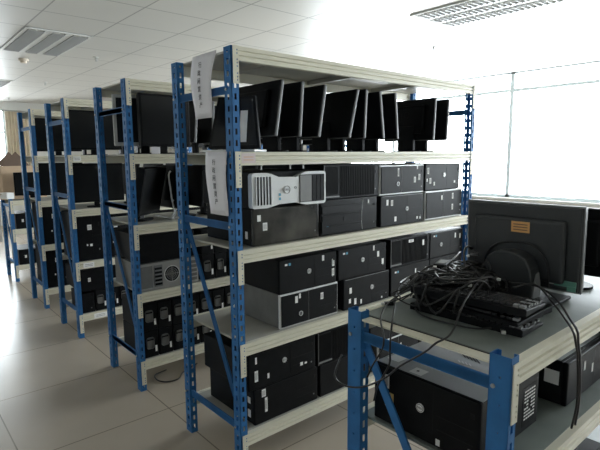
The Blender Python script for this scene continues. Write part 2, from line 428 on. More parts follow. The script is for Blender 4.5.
# workstation with silver hourglass fascia
ws = empty('workstation_computer', (.103, .012, t3 + .1825), 0, 'workstation with white-silver hourglass front, grille and round badge, on the dusty black computer', 'computer')
c = MB(); c.box(.006, .462, .030, .46, 0, .172, bev=.006); c.build('case', M['black'], ws)
W_, H_ = .468, .166
def outline(o):
    top = [(0 + o, H_ - .014 - o), (.004 + o, H_ - .004 - o), (.014 + o, H_ - o), (.085, H_ - o), (.115, H_ - .006 - o), (.16, H_ - .022 - o), (.27, H_ - .024 - o), (.305, H_ - .008 - o), (.335, H_ - o), (W_ - .014 - o, H_ - o), (W_ - .004 - o, H_ - .004 - o), (W_ - o, H_ - .014 - o)]
    bot = [(W_ - o, .014 + o), (W_ - .004 - o, .004 + o), (W_ - .014 - o, o), (.335, o), (.305, .006 + o), (.27, .016 + o), (.16, .014 + o), (.115, .004 + o), (.085, o), (.014 + o, o), (.004 + o, .004 + o), (o, .014 + o)]
    return top + bot
f = MB()
f.prism(list(reversed(outline(0))), 'y', .0, .030, M['silver'])
f.build('silver_fascia', None, ws, 'white-silver hourglass fascia')
g = MB(); g.box(.020, .112, -.0012, .0, .016, H_ - .018, bev=.0004, m=M['black'])
for i in range(6): g.box(.020 + i * .0175, .0255 + i * .0175, -.006, -.001, .016, H_ - .018, m=M['silver'])
g.build('intake_grille', None, ws)
g = MB(); g.box(.288, W_ - .012, -.0022, -.0002, .014, H_ - .014, m=M['black2'])
g.box(.290, .365, -.005, -.002, .018, H_ - .018, m=M['greymetal'])
for i in range(3): g.box(.372 + .029 * i, .397 + .029 * i, -.004, -.002, .018, H_ - .018, m=M['black'])
g.build('drive_bays', None, ws)
b = MB(); b.disc((.205, -.0045, .082), .019, 'y', .004, 28, M['silver']); b.ring((.205, -.006, .082), .017, .002, 'y', .002, 28, M['greymetal'])
bo = b.build('badge', None, ws); text_part('lettering', 'DELL', .013, M['ink'], bo, (.205, -.0048, .082), (PI / 2, 0, 0))
b = MB(); b.ring((.262, -.002, .090), .005, .0015, 'y', .002, 16, M['greymetal']); b.build('power_button', None, ws)
sticker(ws, .163, .060, .012, .013, 'bluest'); sticker(ws, .163, .040, .012, .013, 'bluest')
# metal clips under the level above
# second shelf from floor
t4 = LV[3] + .0005
R1('grey steel computer with silver frame and ring button, lower left with bare side panel', .278, t4, W=.412, Hh=.180, style='silver', logo=(.135, .060),
   stickers=[(.105, .140, .018, .036, 'white'), (.128, .155, .012, .026, 'white'), (.285, .125, .020, .036, 'white')])
R1('black computer with silver badge, on the grey steel computer with bare side panel', .272, t4 + .1815, W=.402, Hh=.176, style='plain', logo=(.200, .095), D=.42,
   stickers=S1 + [(.300, .150, .016, .030, 'white'), (.375, .115, .018, .040, 'white'), (.375, .062, .018, .040, 'white')])
R1('black computer with badge and three stepped labels, upper row second from left', .688, t4 + .1820, W=.412, Hh=.174, style='plain', logo=(.200, .095),
   stickers=S1 + [(.295, .150, .012, .030, 'white'), (.335, .110, .018, .034, 'white'), (.378, .060, .018, .034, 'white')])
R1('black computer with three labels at its lower left corner, behind low rack post', .732, t4, W=.400, Hh=.180, style='lit_edge', logo=(.240, .100),
   stickers=[(.055, .110, .018, .034, 'white'), (.050, .050, .016, .026, 'white'), (.095, .040, .018, .036, 'white'), (.145, .030, .012, .026, 'white'), (.33, .02, .012, .012, 'white')])
R1('black computer with ribbed left panel and two labels, upper row right of centre', 1.144, t4 + .1820, W=.408, Hh=.176, style='ribbed',
   stickers=[(.20, .150, .050, .018, 'white'), (.33, .125, .018, .036, 'white')])
R1('black computer behind the cable heap with two tiny labels at upper left', 1.148, t4, W=.404, Hh=.180, style='plain',
   stickers=S1 + [(.25, .13, .012, .030, 'white'), (.36, .12, .016, .036, 'white')])
R1('black computer with badge and label pair, right end below the third cream beam', 1.553, t4 + .1820, W=.400, Hh=.174, style='lit_edge', logo=(.13, .085),
   stickers=S1 + [(.30, .13, .014, .034, 'white'), (.36, .12, .014, .034, 'white')])
R1('black computer with one bright badge, lower row at the right end behind the cables', 1.553, t4, W=.400, Hh=.180, style='plain', logo=(.15, .12), stickers=[])
# bottom shelf
t5 = LV[4] + .0005
R1('black computer with two tall white labels at its left edge, bottom left of nearest rack', .105, t5, W=.425, Hh=.186, style='blank',
   stickers=[(.058, .158, .024, .040, 'white'), (.072, .092, .016, .076, 'white')], side=[(.05, .05, .012, .02), (.05, .12, .012, .016)])
R1('black computer with badge and label column, second layer of the bottom shelf', .074, t5 + .188, W=.440, Hh=.184, style='plain', logo=(.225, .105),
   stickers=[(.046, .150, .010, .034, 'white'), (.046, .070, .020, .056, 'white'), (.120, .052, .012, .026, 'white'), (.34, .050, .018, .018, 'white'), (.37, .048, .016, .010, 'white')])
R1('plain black computer, bottom shelf lower layer beside the two-label one', .548, t5, W=.410, Hh=.184, style='plain', stickers=[])
R1('plain black computer, bottom shelf upper layer just left of the low rack post', .535, t5 + .186, W=.405, Hh=.184, style='ribbed', stickers=[])
R1('silver-edged black computer on the bottom shelf, seen beyond the satin-topped foreground case', 1.045, t5, W=.410, Hh=.186, style='silver',
   stickers=[(.10, .05, .012, .030, 'white'), (.215, .11, .014, .044, 'white'), (.27, .08, .012, .030, 'white'), (.375, .15, .016, .014, 'white')])
R1('black computer without labels on the silver-edged one, bottom shelf right of centre', .960, t5 + .188, W=.400, Hh=.182, style='plain', stickers=[])
R1('black computer at right of bottom shelf, upper layer', 1.372, t5 + .188, W=.405, Hh=.182, style='plain', stickers=[])
R1('black computer at right of bottom shelf, lower layer', 1.470, t5, W=.405, Hh=.184, style='plain', stickers=[])

# foreground low rack, shelf below the cables
zl = LZ[1] + .0005
big = tower('desktop_computer', W=.382, Hh=.195, D=.375, style='big', logo=(.185, .105), loc=(-.004, -.822, zl), rz=-PI / 2,
            label='large computer with satin grey top and yellow sticker on the low foreground rack', group=TG,
            stickers=[(.055, .145, .018, .045, 'white'), (.066, .085, .034, .050, 'yellow'), (.25, .02, .014, .020, 'silver')])
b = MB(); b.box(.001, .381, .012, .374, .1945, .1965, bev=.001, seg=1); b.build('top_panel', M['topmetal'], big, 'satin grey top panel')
b = MB()
T = None
b.box(.012, .060, .050, .095, .1966, .1972, m=M['white']); b.build('top_label', None, big)
b = MB(); b.box(.125, .170, .020, .062, .1966, .1972, m=M['white'])
b.box(.140, .148, .038, .046, .1972, .1976, m=M['ink'])
b.build('top_label', None, big)
b = MB()  # flat dark vent slots; the silver bars paint glints
for i in range(5):
    T = Matrix.Translation((.170 + i * .014, .262 - i * .002, .1968)) @ Matrix.Rotation(-.7, 4, 'Z')
    b.box(-.022, .022, -.0022, .0022, -.0004, .0006, T=T, m=M['ink'])
for i in range(4):
    T = Matrix.Translation((.190 + i * .013, .205, .1968)) @ Matrix.Rotation(-.7, 4, 'Z')
    b.box(-.009, .009, -.0022, .0022, -.0004, .0006, T=T, m=M['silver'])
b.build('vent_slots', None, big, 'slanted dark vent slots with painted silver glints')
b = MB(); b.box(.3775, .3788, .265, .355, .020, .150, m=M['black'])
for i in range(9):
    for k in range(5):
        if random.random() < .8: b.box(.3787, .3793, .275 + k * .015, .287 + k * .015, .040 + i * .0115, .045 + i * .0115, m=M['white'])
b.build('spec_label', None, big, 'black label with white text rows')
pc2 = tower('desktop_computer', W=.41, Hh=.160, D=.42, style='plain', loc=(.535, -1.228, zl), group=TG,
            label='black computer with grey top under the foreground beam, white square label on its end', stickers=[(.15, .11, .014, .034, 'white'), (.23, .08, .014, .034, 'white')])
b = MB(); b.box(.0030, .0043, .030, .080, .070, .120, m=M['white'])
b.build('end_label', None, pc2)
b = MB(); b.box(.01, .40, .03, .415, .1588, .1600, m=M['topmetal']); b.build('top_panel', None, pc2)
tower('desktop_computer', W=.41, Hh=.19, D=.42, style='plain', loc=(.960, -1.228, zl), group=TG, logo=(.2, .1),
      label='black computer at the right frame edge on the low rack middle shelf', stickers=[(.10, .12, .014, .034, 'white')])
for i, x in enumerate((.06, .49)):
    tower('desktop_computer', W=.41, Hh=.182, D=.42, style='plain', loc=(x, -1.27, LZ[2] + .0005), group=TG, logo=(.2, .1),
          label=('black computer on the foreground rack bottom shelf, behind the near post', 'black computer on the foreground rack bottom shelf, second from near post')[i])

# ------------------------------------------------------------------ racks further back
protoA = {}
def place(proto, x, y, z, rz, lab, group):
    c = copy_tree(proto); c.location = (x, y, z); c.rotation_euler = (0, 0, rz); tag(c, lab, 'computer', group); return c
lying = R1('plain black computer on the grey steel one with fan, second rack', .060, 0, W=.40, Hh=.185, style='plain', logo=None, stickers=[])
lying.location = (RACKX[1] + .045, RACKY[1] + F1, LV[3] + .1885)
# steel computer showing its rear with fan
rear = empty('desktop_computer', (RACKX[1] + .042, RACKY[1] + F1, LV[3] + .0005), 0, 'grey steel computer seen from behind with round fan grille, second rack', 'computer', TG)
c = MB(); c.box(0, .43, .006, .42, 0, .184, bev=.003); c.build('case', M['greymetal'], rear)
p = MB(); p.box(.004, .426, 0, .006, .004, .180, m=M['steel'])
p.box(.10, .16, -.003, 0, .02, .165, m=M['edge'])
for i in range(5): p.box(.105, .155, -.005, -.003, .03 + i * .026, .045 + i * .026, m=M['black'])
for i in range(5): p.box(.30, .415, -.002, 0, .02 + i * .03, .040 + i * .03, m=M['greymetal'])
p.box(.01, .09, -.003, 0, .02, .165, m=M['greymetal'])
p.build('rear_panel', None, rear)
p = MB(); p.ring((.228, -.004, .092), .052, .004, 'y', .004, 28, M['silver'])
p.disc((.228, -.0015, .092), .051, 'y', .0015, 28, M['black'])
for r_ in (.012, .024, .037): p.ring((.228, -.003, .092), r_, .003, 'y', .002, 24, M['steel'])
p.box(.177, .279, -.0035, -.0015, .0905, .0935, m=M['steel']); p.box(.2265, .2295, -.0035, -.0015, .041, .143, m=M['steel'])
p.build('fan_grille', None, rear)

# upright compact machines with an oval grey vent
CG = 'compact computers standing in double rows'
cp = empty('compact_computer', (0, 0, 0), 0, '', 'computer', CG)
c = MB(); c.box(.002, .098, .014, .36, 0, .182, bev=.004); c.build('case', M['black2'], cp)
f = MB(); f.box(0, .1, 0, .014, .001, .184, bev=.005, seg=3, m=M['black']); f.build('front_panel', None, cp)
f = MB(); f.box(.016, .068, -.004, .001, .062, .140, bev=.012, seg=3, m=M['greymetal']); f.box(.018, .066, -.006, -.002, .118, .128, bev=.002, m=M['black']); f.build('vent_grille', None, cp)
sticker(cp, .083, .055, .014, .042, 'white')
first = [True]
def compact(i, x, y, z, lab):
    if first[0]: o = cp; first[0] = False
    else: o = copy_tree(cp)
    o.location = (x, y, z); tag(o, lab, 'computer', CG)
ordn = ['first', 'second', 'third', 'fourth', 'fifth', 'sixth', 'seventh', 'eighth', 'ninth', 'tenth', 'eleventh', 'twelfth']
for row in range(2):
    rn = ('lower', 'upper')[row]
    for i in range(10):
        compact(i, RACKX[1] + .050 + .105 * i, RACKY[1] + F1, LV[4] + .0005 + row * .1855, 'upright black mini computer, %s from left, %s row, second rack bottom shelf' % (ordn[i], rn))
    for i in range(8):
        compact(i, RACKX[1] + .500 + .106 * i, RACKY[1] + F1, LV[3] + .0005 + row * .1855, 'upright black mini computer, %s from left, %s row beside the grey steel computer' % (ordn[i], rn))
for i in range(6):
    compact(i, RACKX[2] + .160 + .105 * i, RACKY[2] + F1, LV[4] + .0005, 'upright black mini computer, %s from left on the third rack bottom shelf' % ordn[i])
# third / fourth rack
up = tower('desktop_computer', W=.21, Hh=.405, D=.43, style='plain', label='tall black computer with square white label, third rack middle shelf', group='upright black computers on the distant racks',
           loc=(RACKX[2] + .045, RACKY[2] + F1, LV[3] + .0005), stickers=[(.105, .285, .034, .044, 'white'), (.080, .135, .012, .016, 'white'), (.112, .132, .020, .020, 'white')])
for i in range(1, 7):
    place(up, RACKX[2] + .045 + .222 * i, RACKY[2] + F1, LV[3] + .0005, 0, 'tall black computer, %s from left on the third rack middle shelf' % ordn[i], 'upright black computers on the distant racks')
for i in range(4):
    place(up, RACKX[3] + .045 + .222 * i, RACKY[3] + F1, LV[3] + .0005, 0, 'tall black computer, %s from left on the fourth rack middle shelf' % ordn[i], 'upright black computers on the distant racks')
    place(up, RACKX[3] + .045 + .222 * i, RACKY[3] + F1, LV[4] + .0005, 0, 'tall black computer, %s from left on the fourth rack bottom shelf' % ordn[i], 'upright black computers on the distant racks')
l3 = R1('black computer with one white label above the small upright ones, third rack', 0, 0, W=.41, Hh=.19, style='plain', stickers=[(.075, .10, .022, .034, 'white')])
l3.location = (RACKX[2] + .045, RACKY[2] + F1, LV[4] + .187)
for i in (1, 2):
    place(l3, RACKX[2] + .045 + .42 * i, RACKY[2] + F1, LV[4] + .187, 0, 'black computer, %s from left, upper layer, third rack bottom shelf' % ordn[i], TG)
lb = tower('desktop_computer', W=.11, Hh=.17, D=.3, style='plain', label='small black computer at left below the labelled one, third rack bottom shelf', loc=(RACKX[2] + .044, RACKY[2] + F1, LV[4] + .0005), group=TG)
for i in range(3):
    c_ = place(l3, .075 + .43 * i, 5.0 + F1, LZ[1] + .0005, 0, 'black computer %s from left on the far low rack middle shelf' % ordn[i], TG)
    c_ = place(l3, .075 + .43 * i, 5.0 + F1, LZ[2] + .0005, 0, 'black computer %s from left on the far low rack bottom shelf' % ordn[i], TG)

# ------------------------------------------------------------------ monitors
def monitor(name, w, h, loc, rz, label, tilt=0., lift=.075, th=.028, base=(.20, .10), edge='edge', bulge=True, group=None, neck_w=.06, silverframe=False, stand='black', logo=True):
    """front faces -y, panel foot centre at origin"""
    root = empty(name, loc, rz, label, 'monitor', group)
    T = Matrix.Translation((0, 0, lift)) @ Matrix.Rotation(tilt, 4, 'X')
    b = MB(); b.box(-w / 2, w / 2, -th / 2, th / 2, 0, h, bev=.005, T=T); b.build('screen_frame', M[edge], root)
    b = MB(); b.box(-w / 2 + .003, w / 2 - .003, th / 2 - .001, th / 2 + .004, .003, h - .003, T=T, m=M['black'])
    if bulge: b.box(-w * .32, w * .32, th / 2 + .003, th / 2 + .026, h * .16, h * .84, bev=.010, T=T, m=M['black'])
    if logo: b.ring((0, 0, 0), .018, .003, 'y', .001, 20, M['black2'])
    if logo:
        for v in b.bm.verts:
            if v.co.length < .03: v.co = T @ (v.co + Vector((0, th / 2 + (.0265 if bulge else .0045), h * .62)))
    b.build('back_cover', None, root)
    mg = .022 if silverframe else .014
    b = MB(); b.box(-w / 2 + mg, w / 2 - mg, -th / 2 - .0012, -th / 2 + .001, mg * 1.1, h - mg, T=T); b.build('screen', M['screen'], root)
    b = MB(); b.box(-neck_w / 2, neck_w / 2, th / 2 + .004, th / 2 + .030, .008, lift + h * .35, bev=.004, m=M[stand])
    b.disc((0, 0, 0), .016, 'x', .0001, 8, M[stand]) if False else None
    b.build('neck', None, root)
    b = MB(); b.disc((0, .012, .0006), base[0] / 2, 'z', .009, 28, M[stand], r2=base[1] / 2); b.build('base', None, root)
    return root
MG = 'monitors standing side by side on the top level of the nearest rack'
zt = LV[1] + .0005
h1 = .275
mx = [(.290, .338), (.444, .466), (.575, .625), (.805, .875), (.930, .945), (1.100, 1.062), (1.231, 1.203), (1.605, 1.621), (1.756, 1.773)]
ml = ['black monitor with round badge on its back, first standing one behind the white paper',
      'black monitor second in the line of standing monitors, nearly vertical', 'black monitor third in the line, grey edge slightly tilted',
      'black monitor fourth in the line, leaning most strongly', 'black monitor fifth in the line, close behind the leaning one',
      'black monitor sixth in the line, tilting to the left', 'black monitor seventh in the line, tilting left beside the gap',
      'black monitor eighth in the line with its broad back visible', 'black monitor last in the line, next to the window-side post']
for (xb, xt), l in zip(mx, ml):
    t = math.atan2(xt - xb, .27)
    monitor('monitor', .41, h1, (xb, .268, zt), PI / 2, l, tilt=t, lift=.076, th=.018, base=(.22, .085 if xb > .9 else .10), group=MG, bulge=(xb in (.29, 1.605)), neck_w=.13)
# leaning screen at the rack's end
ld = empty('monitor', (.118, .17, zt), math.radians(-62), 'black monitor leaning behind the near post with white base edge and paper sheet', 'monitor')
T = Matrix.Translation((0, 0, .016)) @ Matrix.Rotation(-.16, 4, 'X')
b = MB(); b.prism([(-.14, 0), (.14, 0), (.10, .25), (-.10, .25)], 'y', -.010, .010, T=T, bev=.002); b.build('screen_frame', M['black2'], ld)
b = MB(); b.prism([(-.122, .016), (.122, .016), (.088, .236), (-.088, .236)], 'y', -.0115, -.009, T=T); b.build('screen', M['screen'], ld)
b = MB(); b.box(-.145, .145, -.075, .055, .0005, .012, bev=.003); b.build('base', M['silver'], ld, 'white base plate')
b = MB(); b.box(.030, .068, -.0135, -.012, .03, .18, T=T); b.build('paper_sheet', M['white'], ld)

# second rack, top level
monitor('monitor', .40, .335, (RACKX[1] + .225, RACKY[1] + .250, zt), math.radians(-17), 'silver-framed monitor half hidden behind a black one, second rack top level', tilt=.05, lift=.055, th=.026, edge='steel', silverframe=True, base=(.20, .16), group='monitors on the second rack')
monitor('monitor', .36, .33, (RACKX[1] + .285, RACKY[1] + .075, zt), math.radians(4), 'black monitor with small grey card, standing before the silver-framed one on the second rack', lift=.05, th=.04, edge='black', base=(.2, .09), group='monitors on the second rack')
b = MB(); b.box(RACKX[1] + .165, RACKX[1] + .225, RACKY[1] + .030, RACKY[1] + .0308, zt + .001, zt + .045, m=M['lilac']); tag(b.build('card', None), 'small pale card leaning at the foot of the black monitor, second rack', 'card')
for i, (x, tl) in enumerate(((.50, .1), (.64, .05), (.80, .12), (.97, 0), (1.13, .08), (1.30, 0.), (1.47, .1), (1.65, 0.), (1.80, .05))):
    monitor('monitor', .41, .29, (RACKX[1] + x, RACKY[1] + .268, zt), PI / 2, 'black monitor edge-on, second rack top level, %s behind the silver-framed one' % ordn[i], tilt=tl, th=.02, base=(.2, .09), group='monitors on the second rack', bulge=False)
z2 = LV[2] + .0005
monitor('monitor', .30, .32, (RACKX[1] + .185, RACKY[1] + .21, z2), math.radians(38), 'black monitor leaning beside the white zigzag stand, second rack', tilt=.22, lift=.045, th=.05, edge='black', group='monitors on the second rack', base=(.18, .09))
# monitor with white Z shaped stand
zs = monitor('monitor', .38, .30, (RACKX[1] + .375, RACKY[1] + .27, z2), math.radians(92), 'monitor with white bent zigzag stand on the second rack', tilt=.1, lift=.07, th=.03, edge='black', group='monitors on the second rack', base=(.01, .01), neck_w=.01)
for ch in kids(zs):
    if ch.name.startswith(('neck', 'base')): bpy.data.objects.remove(ch)
b = MB(); b.tube([(-.12, .03, .33), (-.12, .045, .30), (-.12, .035, .19), (-.12, .030, .14), (-.12, .012, .03), (-.12, .05, .006)], .006, 8)
b.tube([(-.12, .05, .007), (-.12, -.055, .007)], .006, 8, smooth=0); b.tube([(-.16, .04, .007), (.10, .04, .007)], .006, 8, smooth=0)
b.tube([(-.12, .022, .13), (-.10, -.03, .09), (-.10, .03, .012)], .005, 8)
b.build('zigzag_stand', M['silver'], zs, 'white bent metal stand')
for i, (x, tl) in enumerate(((.54, .1), (.69, .05), (.85, .12), (1.02, 0), (1.20, .08), (1.40, 0.), (1.60, .1), (1.78, 0.))):
    monitor('monitor', .40, .29, (RACKX[1] + x, RACKY[1] + .27, z2), PI / 2, 'black monitor edge-on, second rack, %s right of the white zigzag stand' % ordn[i], tilt=tl, th=.022, base=(.2, .09), group='monitors on the second rack', bulge=False, edge='black')
# third and fourth racks
for k, nm in ((2, 'third'), (3, 'fourth')):
    G = 'monitors on the distant racks'
    monitor('monitor', .44, .33, (RACKX[k] + .275, RACKY[k] + .12, zt), 0, 'wide black monitor facing out on the %s rack top level' % nm, tilt=-.02, lift=.045, th=.03, edge='black', group=G, base=(.2, .14))
    monitor('monitor', .44, .33, (RACKX[k] + .275, RACKY[k] + .12, z2), 0, 'wide black monitor facing out on the %s rack, level below the top' % nm, tilt=-.02, lift=.045, th=.03, edge='black', group=G, base=(.2, .14))
    for i, x in enumerate((.60, .80, 1.0, 1.2, 1.45, 1.7)):
        monitor('monitor', .40, .29, (RACKX[k] + x, RACKY[k] + .268, zt), PI / 2, 'edge-on black monitor, %s right of the wide one, %s rack top level' % (ordn[i], nm), tilt=.06 * (i % 3), th=.022, base=(.2, .10), group=G, bulge=False)
    for i, x in enumerate((.62, .84, 1.06)):
        monitor('monitor', .40, .29, (RACKX[k] + x, RACKY[k] + .268, z2), PI / 2, 'edge-on black monitor, %s right of the wide one, %s rack third level' % (ordn[i], nm), tilt=.06 * (i % 3), th=.022, base=(.2, .10), group=G, bulge=False, edge='black')
# distant low rack
monitor('monitor', .40, .29, (.31, 5.13, LZ[0] + .0005), math.radians(-8), 'black monitor standing on the far low rack at the left edge', lift=.05, th=.04, edge='black', base=(.22, .18))
cb = empty('cardboard_box', (.20, 5.38, LZ[0] + .0005), math.radians(8), 'open brown cardboard box with dark raised flaps on the far low rack', 'box')
b = MB(); b.box(-.22, .30, -.12, .12, 0, .005); b.box(-.22, -.216, -.12, .12, .005, .42); b.box(.296, .30, -.12, .12, .005, .42); b.box(-.216, .296, -.12, -.116, .005, .42); b.box(-.216, .296, .116, .12, .005, .42); b.build('carton', M['cardboard'], cb)
for yy in (-.1195, .1155):
    b = MB(); b.prism([(-.21, .4205), (.12, .4205), (-.04, .60)], 'y', yy, yy + .004); b.build('flap', M['brown'], cb)
pp = empty('paper_stack', (-.005, 5.06, LZ[0] + .021), math.radians(14), 'loose stack of white papers at the left edge of the far low rack', 'papers')
b = MB()
for i in range(9):
    T = Matrix.Rotation(random.uniform(-.2, .2), 4, 'Z'); b.box(-.045, .045, -.03, .13, i * .0085, i * .0085 + .0075, T=T)
b.build('sheets', M['white'], pp)
for n in range(1): pp.location.z = LZ[0] + .0225; pp.location.x = .03

# big monitors on the foreground rack
fm = empty('monitor', (.62, -1.005, LZ[0] + .0003), PI / 2, 'large black monitor seen from behind with orange sticker, standing on the foreground rack', 'monitor', 'large monitors on the foreground rack')
w, h = .435, .305
T = Matrix.Translation((0, 0, .034)) @ Matrix.Rotation(-.03, 4, 'X')
b = MB(); b.box(-w / 2, w / 2, -.020, .0085, 0, h, bev=.008, seg=3, T=T, m=M['hazed_charcoal']); b.box(-w / 2 - .0008, w / 2 + .0008, .003, .007, -.0008, h + .0008, T=T, m=M['edge']); b.build('screen_frame', None, fm)
b = MB(); b.box(-w / 2 + .006, w / 2 - .010, .010, .020, .006, h - .006, bev=.004, T=T); b.box(-.17, .17, .018, .045, .03, h - .05, bev=.014, seg=3, T=T); b.build('back_cover', M['hazed_charcoal'], fm)
b = MB(); b.box(-w / 2 + .016, w / 2 - .016, -.0215, -.019, .018, h - .016, T=T); b.build('screen', M['screen'], fm)
b = MB(); pts = [(.100, .012), (-.100, .012), (-.098, .06), (-.090, .115), (-.072, .150), (-.04, .168), (.0, .173), (.04, .168), (.066, .150), (.084, .115), (.098, .06)]
b.prism(pts, 'y', .050, .125, bev=.006); b.build('neck', M['hazed_charcoal'], fm)
b = MB(); b.prism([(.056, .014), (.122, .014), (.112, .06), (.100, .098), (.078, .104), (.064, .06)], 'x', -.1030, -.0985); b.build('neck_lit_side', M['edge'], fm, 'lit neck side painted as a grey strip')  # grey sheet paints the lit side face of the neck
b = MB(); b.box(-.175, .150, -.03, .135, .0005, .0135, bev=.005, seg=3); b.build('base', M['black'], fm)
b = MB(); b.tube([(.118, .052, .06), (.112, .056, .13), (.070, .058, .182), (0, .058, .198), (-.075, .058, .188), (-.118, .056, .13), (-.126, .054, .05)], .004, 8); b.build('cable_guide', M['cable'], fm)
b = MB(); T2 = T @ Matrix.Translation((-.015, .0458, .222)); b.box(-.034, .034, 0, .0008, -.020, .020, T=T2, m=M['orange'])
for i in range(3): b.box(-.026, .026, .0008, .0012, -.012 + .010 * i, -.009 + .010 * i, T=T2, m=M['brown'])
b.build('sticker', None, fm, 'orange sticker')
b = MB(); T3 = T @ Matrix.Translation((-.175, .021, .035)); b.box(-.032, .040, 0, .006, -.012, .008, T=T3, m=M['green']); b.box(-.032, -.004, .004, .008, -.026, -.008, T=T3, m=M['green']); b.box(.040, .054, .0, .012, -.008, .010, T=T3, m=M['conn'])
b.build('port_strip', None, fm, 'green port strip with pale plug')
monitor('monitor', .44, .262, (.86, -1.06, LZ[0] + .0003), PI / 2 + .05, 'second large black monitor, right behind the orange-stickered one at the picture edge', lift=.05, th=.035, edge='hazed_charcoal', base=(.24, .16), group='large monitors on the foreground rack', logo=False)

# ------------------------------------------------------------------ keyboards, cables
def keyboard_proto():
    root = empty('keyboard', (0, 0, 0), 0, '', 'keyboard', 'keyboards stacked on the foreground rack')
    b = MB(); b.prism([(-.075, 0), (.075, 0), (.075, .022), (-.075, .010)], 'x', -.190, .190, bev=.003); b.build('keyboard_body', M['black'], root)
    b = MB()
    for r in range(6):
        yy = -.062 + r * .0215 + (.006 if r == 5 else 0); zz = .012 + (yy + .075) * .08
        x = -.182
        while x < .172:
            wk = .0155
            if r == 0 and -.14 < x < .0: wk = .11
            b.box(x, x + wk, yy, yy + .016, zz - .001, zz + .0065, m=M['edge'] if (abs(x) > .150 and (r + int(x > 0)) % 2) else M['keys'])  # paler end keys paint highlights into the key colour
            x += wk + .0035
            if abs(x - .07) < .01 or abs(x - .13) < .01: x += .008
    b.build('keycaps', M['keys'], root)
    b = MB()
    for k in range(3): b.box(.140 + k * .013, .146 + k * .013, .055, .058, .0205, .0228)
    b.build('status_light', M['conn'], root); return root
kb = keyboard_proto()
zk = LZ[0] + .0005
kspots = [(.215, -1.045, 0, 92, 0), (.225, -1.040, .030, 87, 1), (.215, -1.048, .060, 94, 0), (.395, -1.000, 0, 84, 1)]
kl = ['black keyboard at the bottom of the stack beside the foreground beam', 'black keyboard in the middle of the keyboard stack', 'black keyboard topmost of the stack, glints painted as pale end keys', 'black keyboard lying flat behind the keyboard stack']
for i, (x, y, z, a, fl) in enumerate(kspots):
    o = kb if i == 0 else copy_tree(kb)
    o.location = (x, y, zk + z); o.rotation_euler = (0, 0, math.radians(a + (180 if fl else 0))); o['label'] = kl[i]
def cable(pts, label, r=.0038, name='cable'):
    b = MB(); b.tube(pts, r, 8, None, 8); o = b.build(name, M['cable']); tag(o, label, 'cable', 'loose black cables on the foreground rack'); return o
cable([(.50, -.93, 1.14), (.40, -1.00, 1.13), (.27, -1.037, 1.125), (.10, -1.08, 1.09), (-.02, -1.115, 1.035), (-.09, -1.11, 1.02), (-.095, -1.077, .985), (-.09, -.993, .916), (-.095, -.938, .86), (-.10, -.858, .805), (-.105, -.784, .784), (-.102, -.735, .80), (-.06, -.725, .86)],
      'black cable sagging from the heap past the satin case to the left post', .0030)
cable([(.55, -.72, 1.08), (.40, -.715, 1.07), (.20, -.76, 1.05), (.06, -.85, 1.025), (-.05, -.93, 1.03), (-.09, -.956, 1.0), (-.092, -.956, .95), (-.09, -.952, .906), (-.09, -.911, .827), (-.09, -.895, .77)],
      'black cable hanging straight down over the left edge of the board', .0030)
cable([(.60, -.76, 1.13), (.42, -.80, 1.10), (.25, -.80, 1.06), (.10, -.80, 1.03), (-.02, -.86, 1.015), (-.09, -.93, .99), (-.094, -.928, .95), (-.09, -.886, .88), (-.094, -.87, .84)],
      'black cable hanging beside the left post in a narrow curve', .0028)
cable([(.36, -1.10, 1.09), (.46, -1.13, 1.09), (.42, -1.21, 1.05), (.33, -1.29, 1.025), (.27, -1.328, 1.02), (.275, -1.334, .99), (.30, -1.334, .93), (.32, -1.334, .80), (.33, -1.32, .70)],
      'left one of the two black cables draped over the cream foreground beam', .0035)
cable([(.38, -1.08, 1.10), (.48, -1.13, 1.08), (.44, -1.21, 1.06), (.35, -1.29, 1.03), (.292, -1.330, 1.02), (.295, -1.334, .985), (.317, -1.334, .93), (.337, -1.334, .80), (.36, -1.32, .70)],
      'right one of the two black cables draped over the cream foreground beam', .0035)
cable([(.15, -1.15, 1.017), (.10, -1.10, 1.016), (.09, -.95, 1.016), (.16, -.86, 1.017), (.30, -.80, 1.016)], 'thin black cable lying flat along the board edge before the heap', .003)
cable([(.72, -.78, 1.02), (.68, -.80, 1.10), (.56, -.82, 1.165), (.46, -.86, 1.155), (.38, -.92, 1.10), (.33, -.96, 1.06)], 'glossy black cable arching highest over the heap', .0045)
# heap of cables nobody could count
b = MB()
for i in range(110):
    cx = random.uniform(.20, .60); cy = random.uniform(-.99, -.80); n = random.randint(5, 8)
    R_ = random.uniform(.05, .13); a0 = random.uniform(0, 6.28); z0 = random.uniform(0, 1)
    P_ = []
    for k in range(n):
        a = a0 + k * random.uniform(.6, 1.1)
        x = cx + math.cos(a) * R_ * 1.15; y = cy + math.sin(a) * R_ * .8
        x = min(max(x, .07), .74); y = min(max(y, -1.16), -.70)
        d = math.hypot((x - .40) / .42, (y + .87) / .26)
        zmax = max(.008, .115 * (1 - min(d, 1) ** 1.6))
        y = max(y, -1.11); lo = .094 if (.12 < x < .32 and y < -.845) else .006
        P_.append((x, y, LZ[0] + max(lo + random.uniform(0, .025), .006 + z0 * zmax) + random.uniform(0, .010)))
    b.tube(P_, random.choice((.0025, .003, .0036)), 6, None, 5)
hp = b.build('cable_heap', M['cable']); tag(hp, 'tangled heap of black cables behind the keyboards on the foreground rack', 'cables', None, 'stuff')
cg = 'connector plugs poking out of the cable heap'
pl = empty('plug', (0, 0, 0), 0, '', 'plug', cg)
b = MB(); b.box(-.022, .010, -.008, .008, -.006, .006, bev=.002); b.build('plug_body', M['cable'], pl)
b = MB(); b.box(.010, .022, -.006, .006, -.004, .004, bev=.001); b.build('plug_tip', M['conn'], pl)
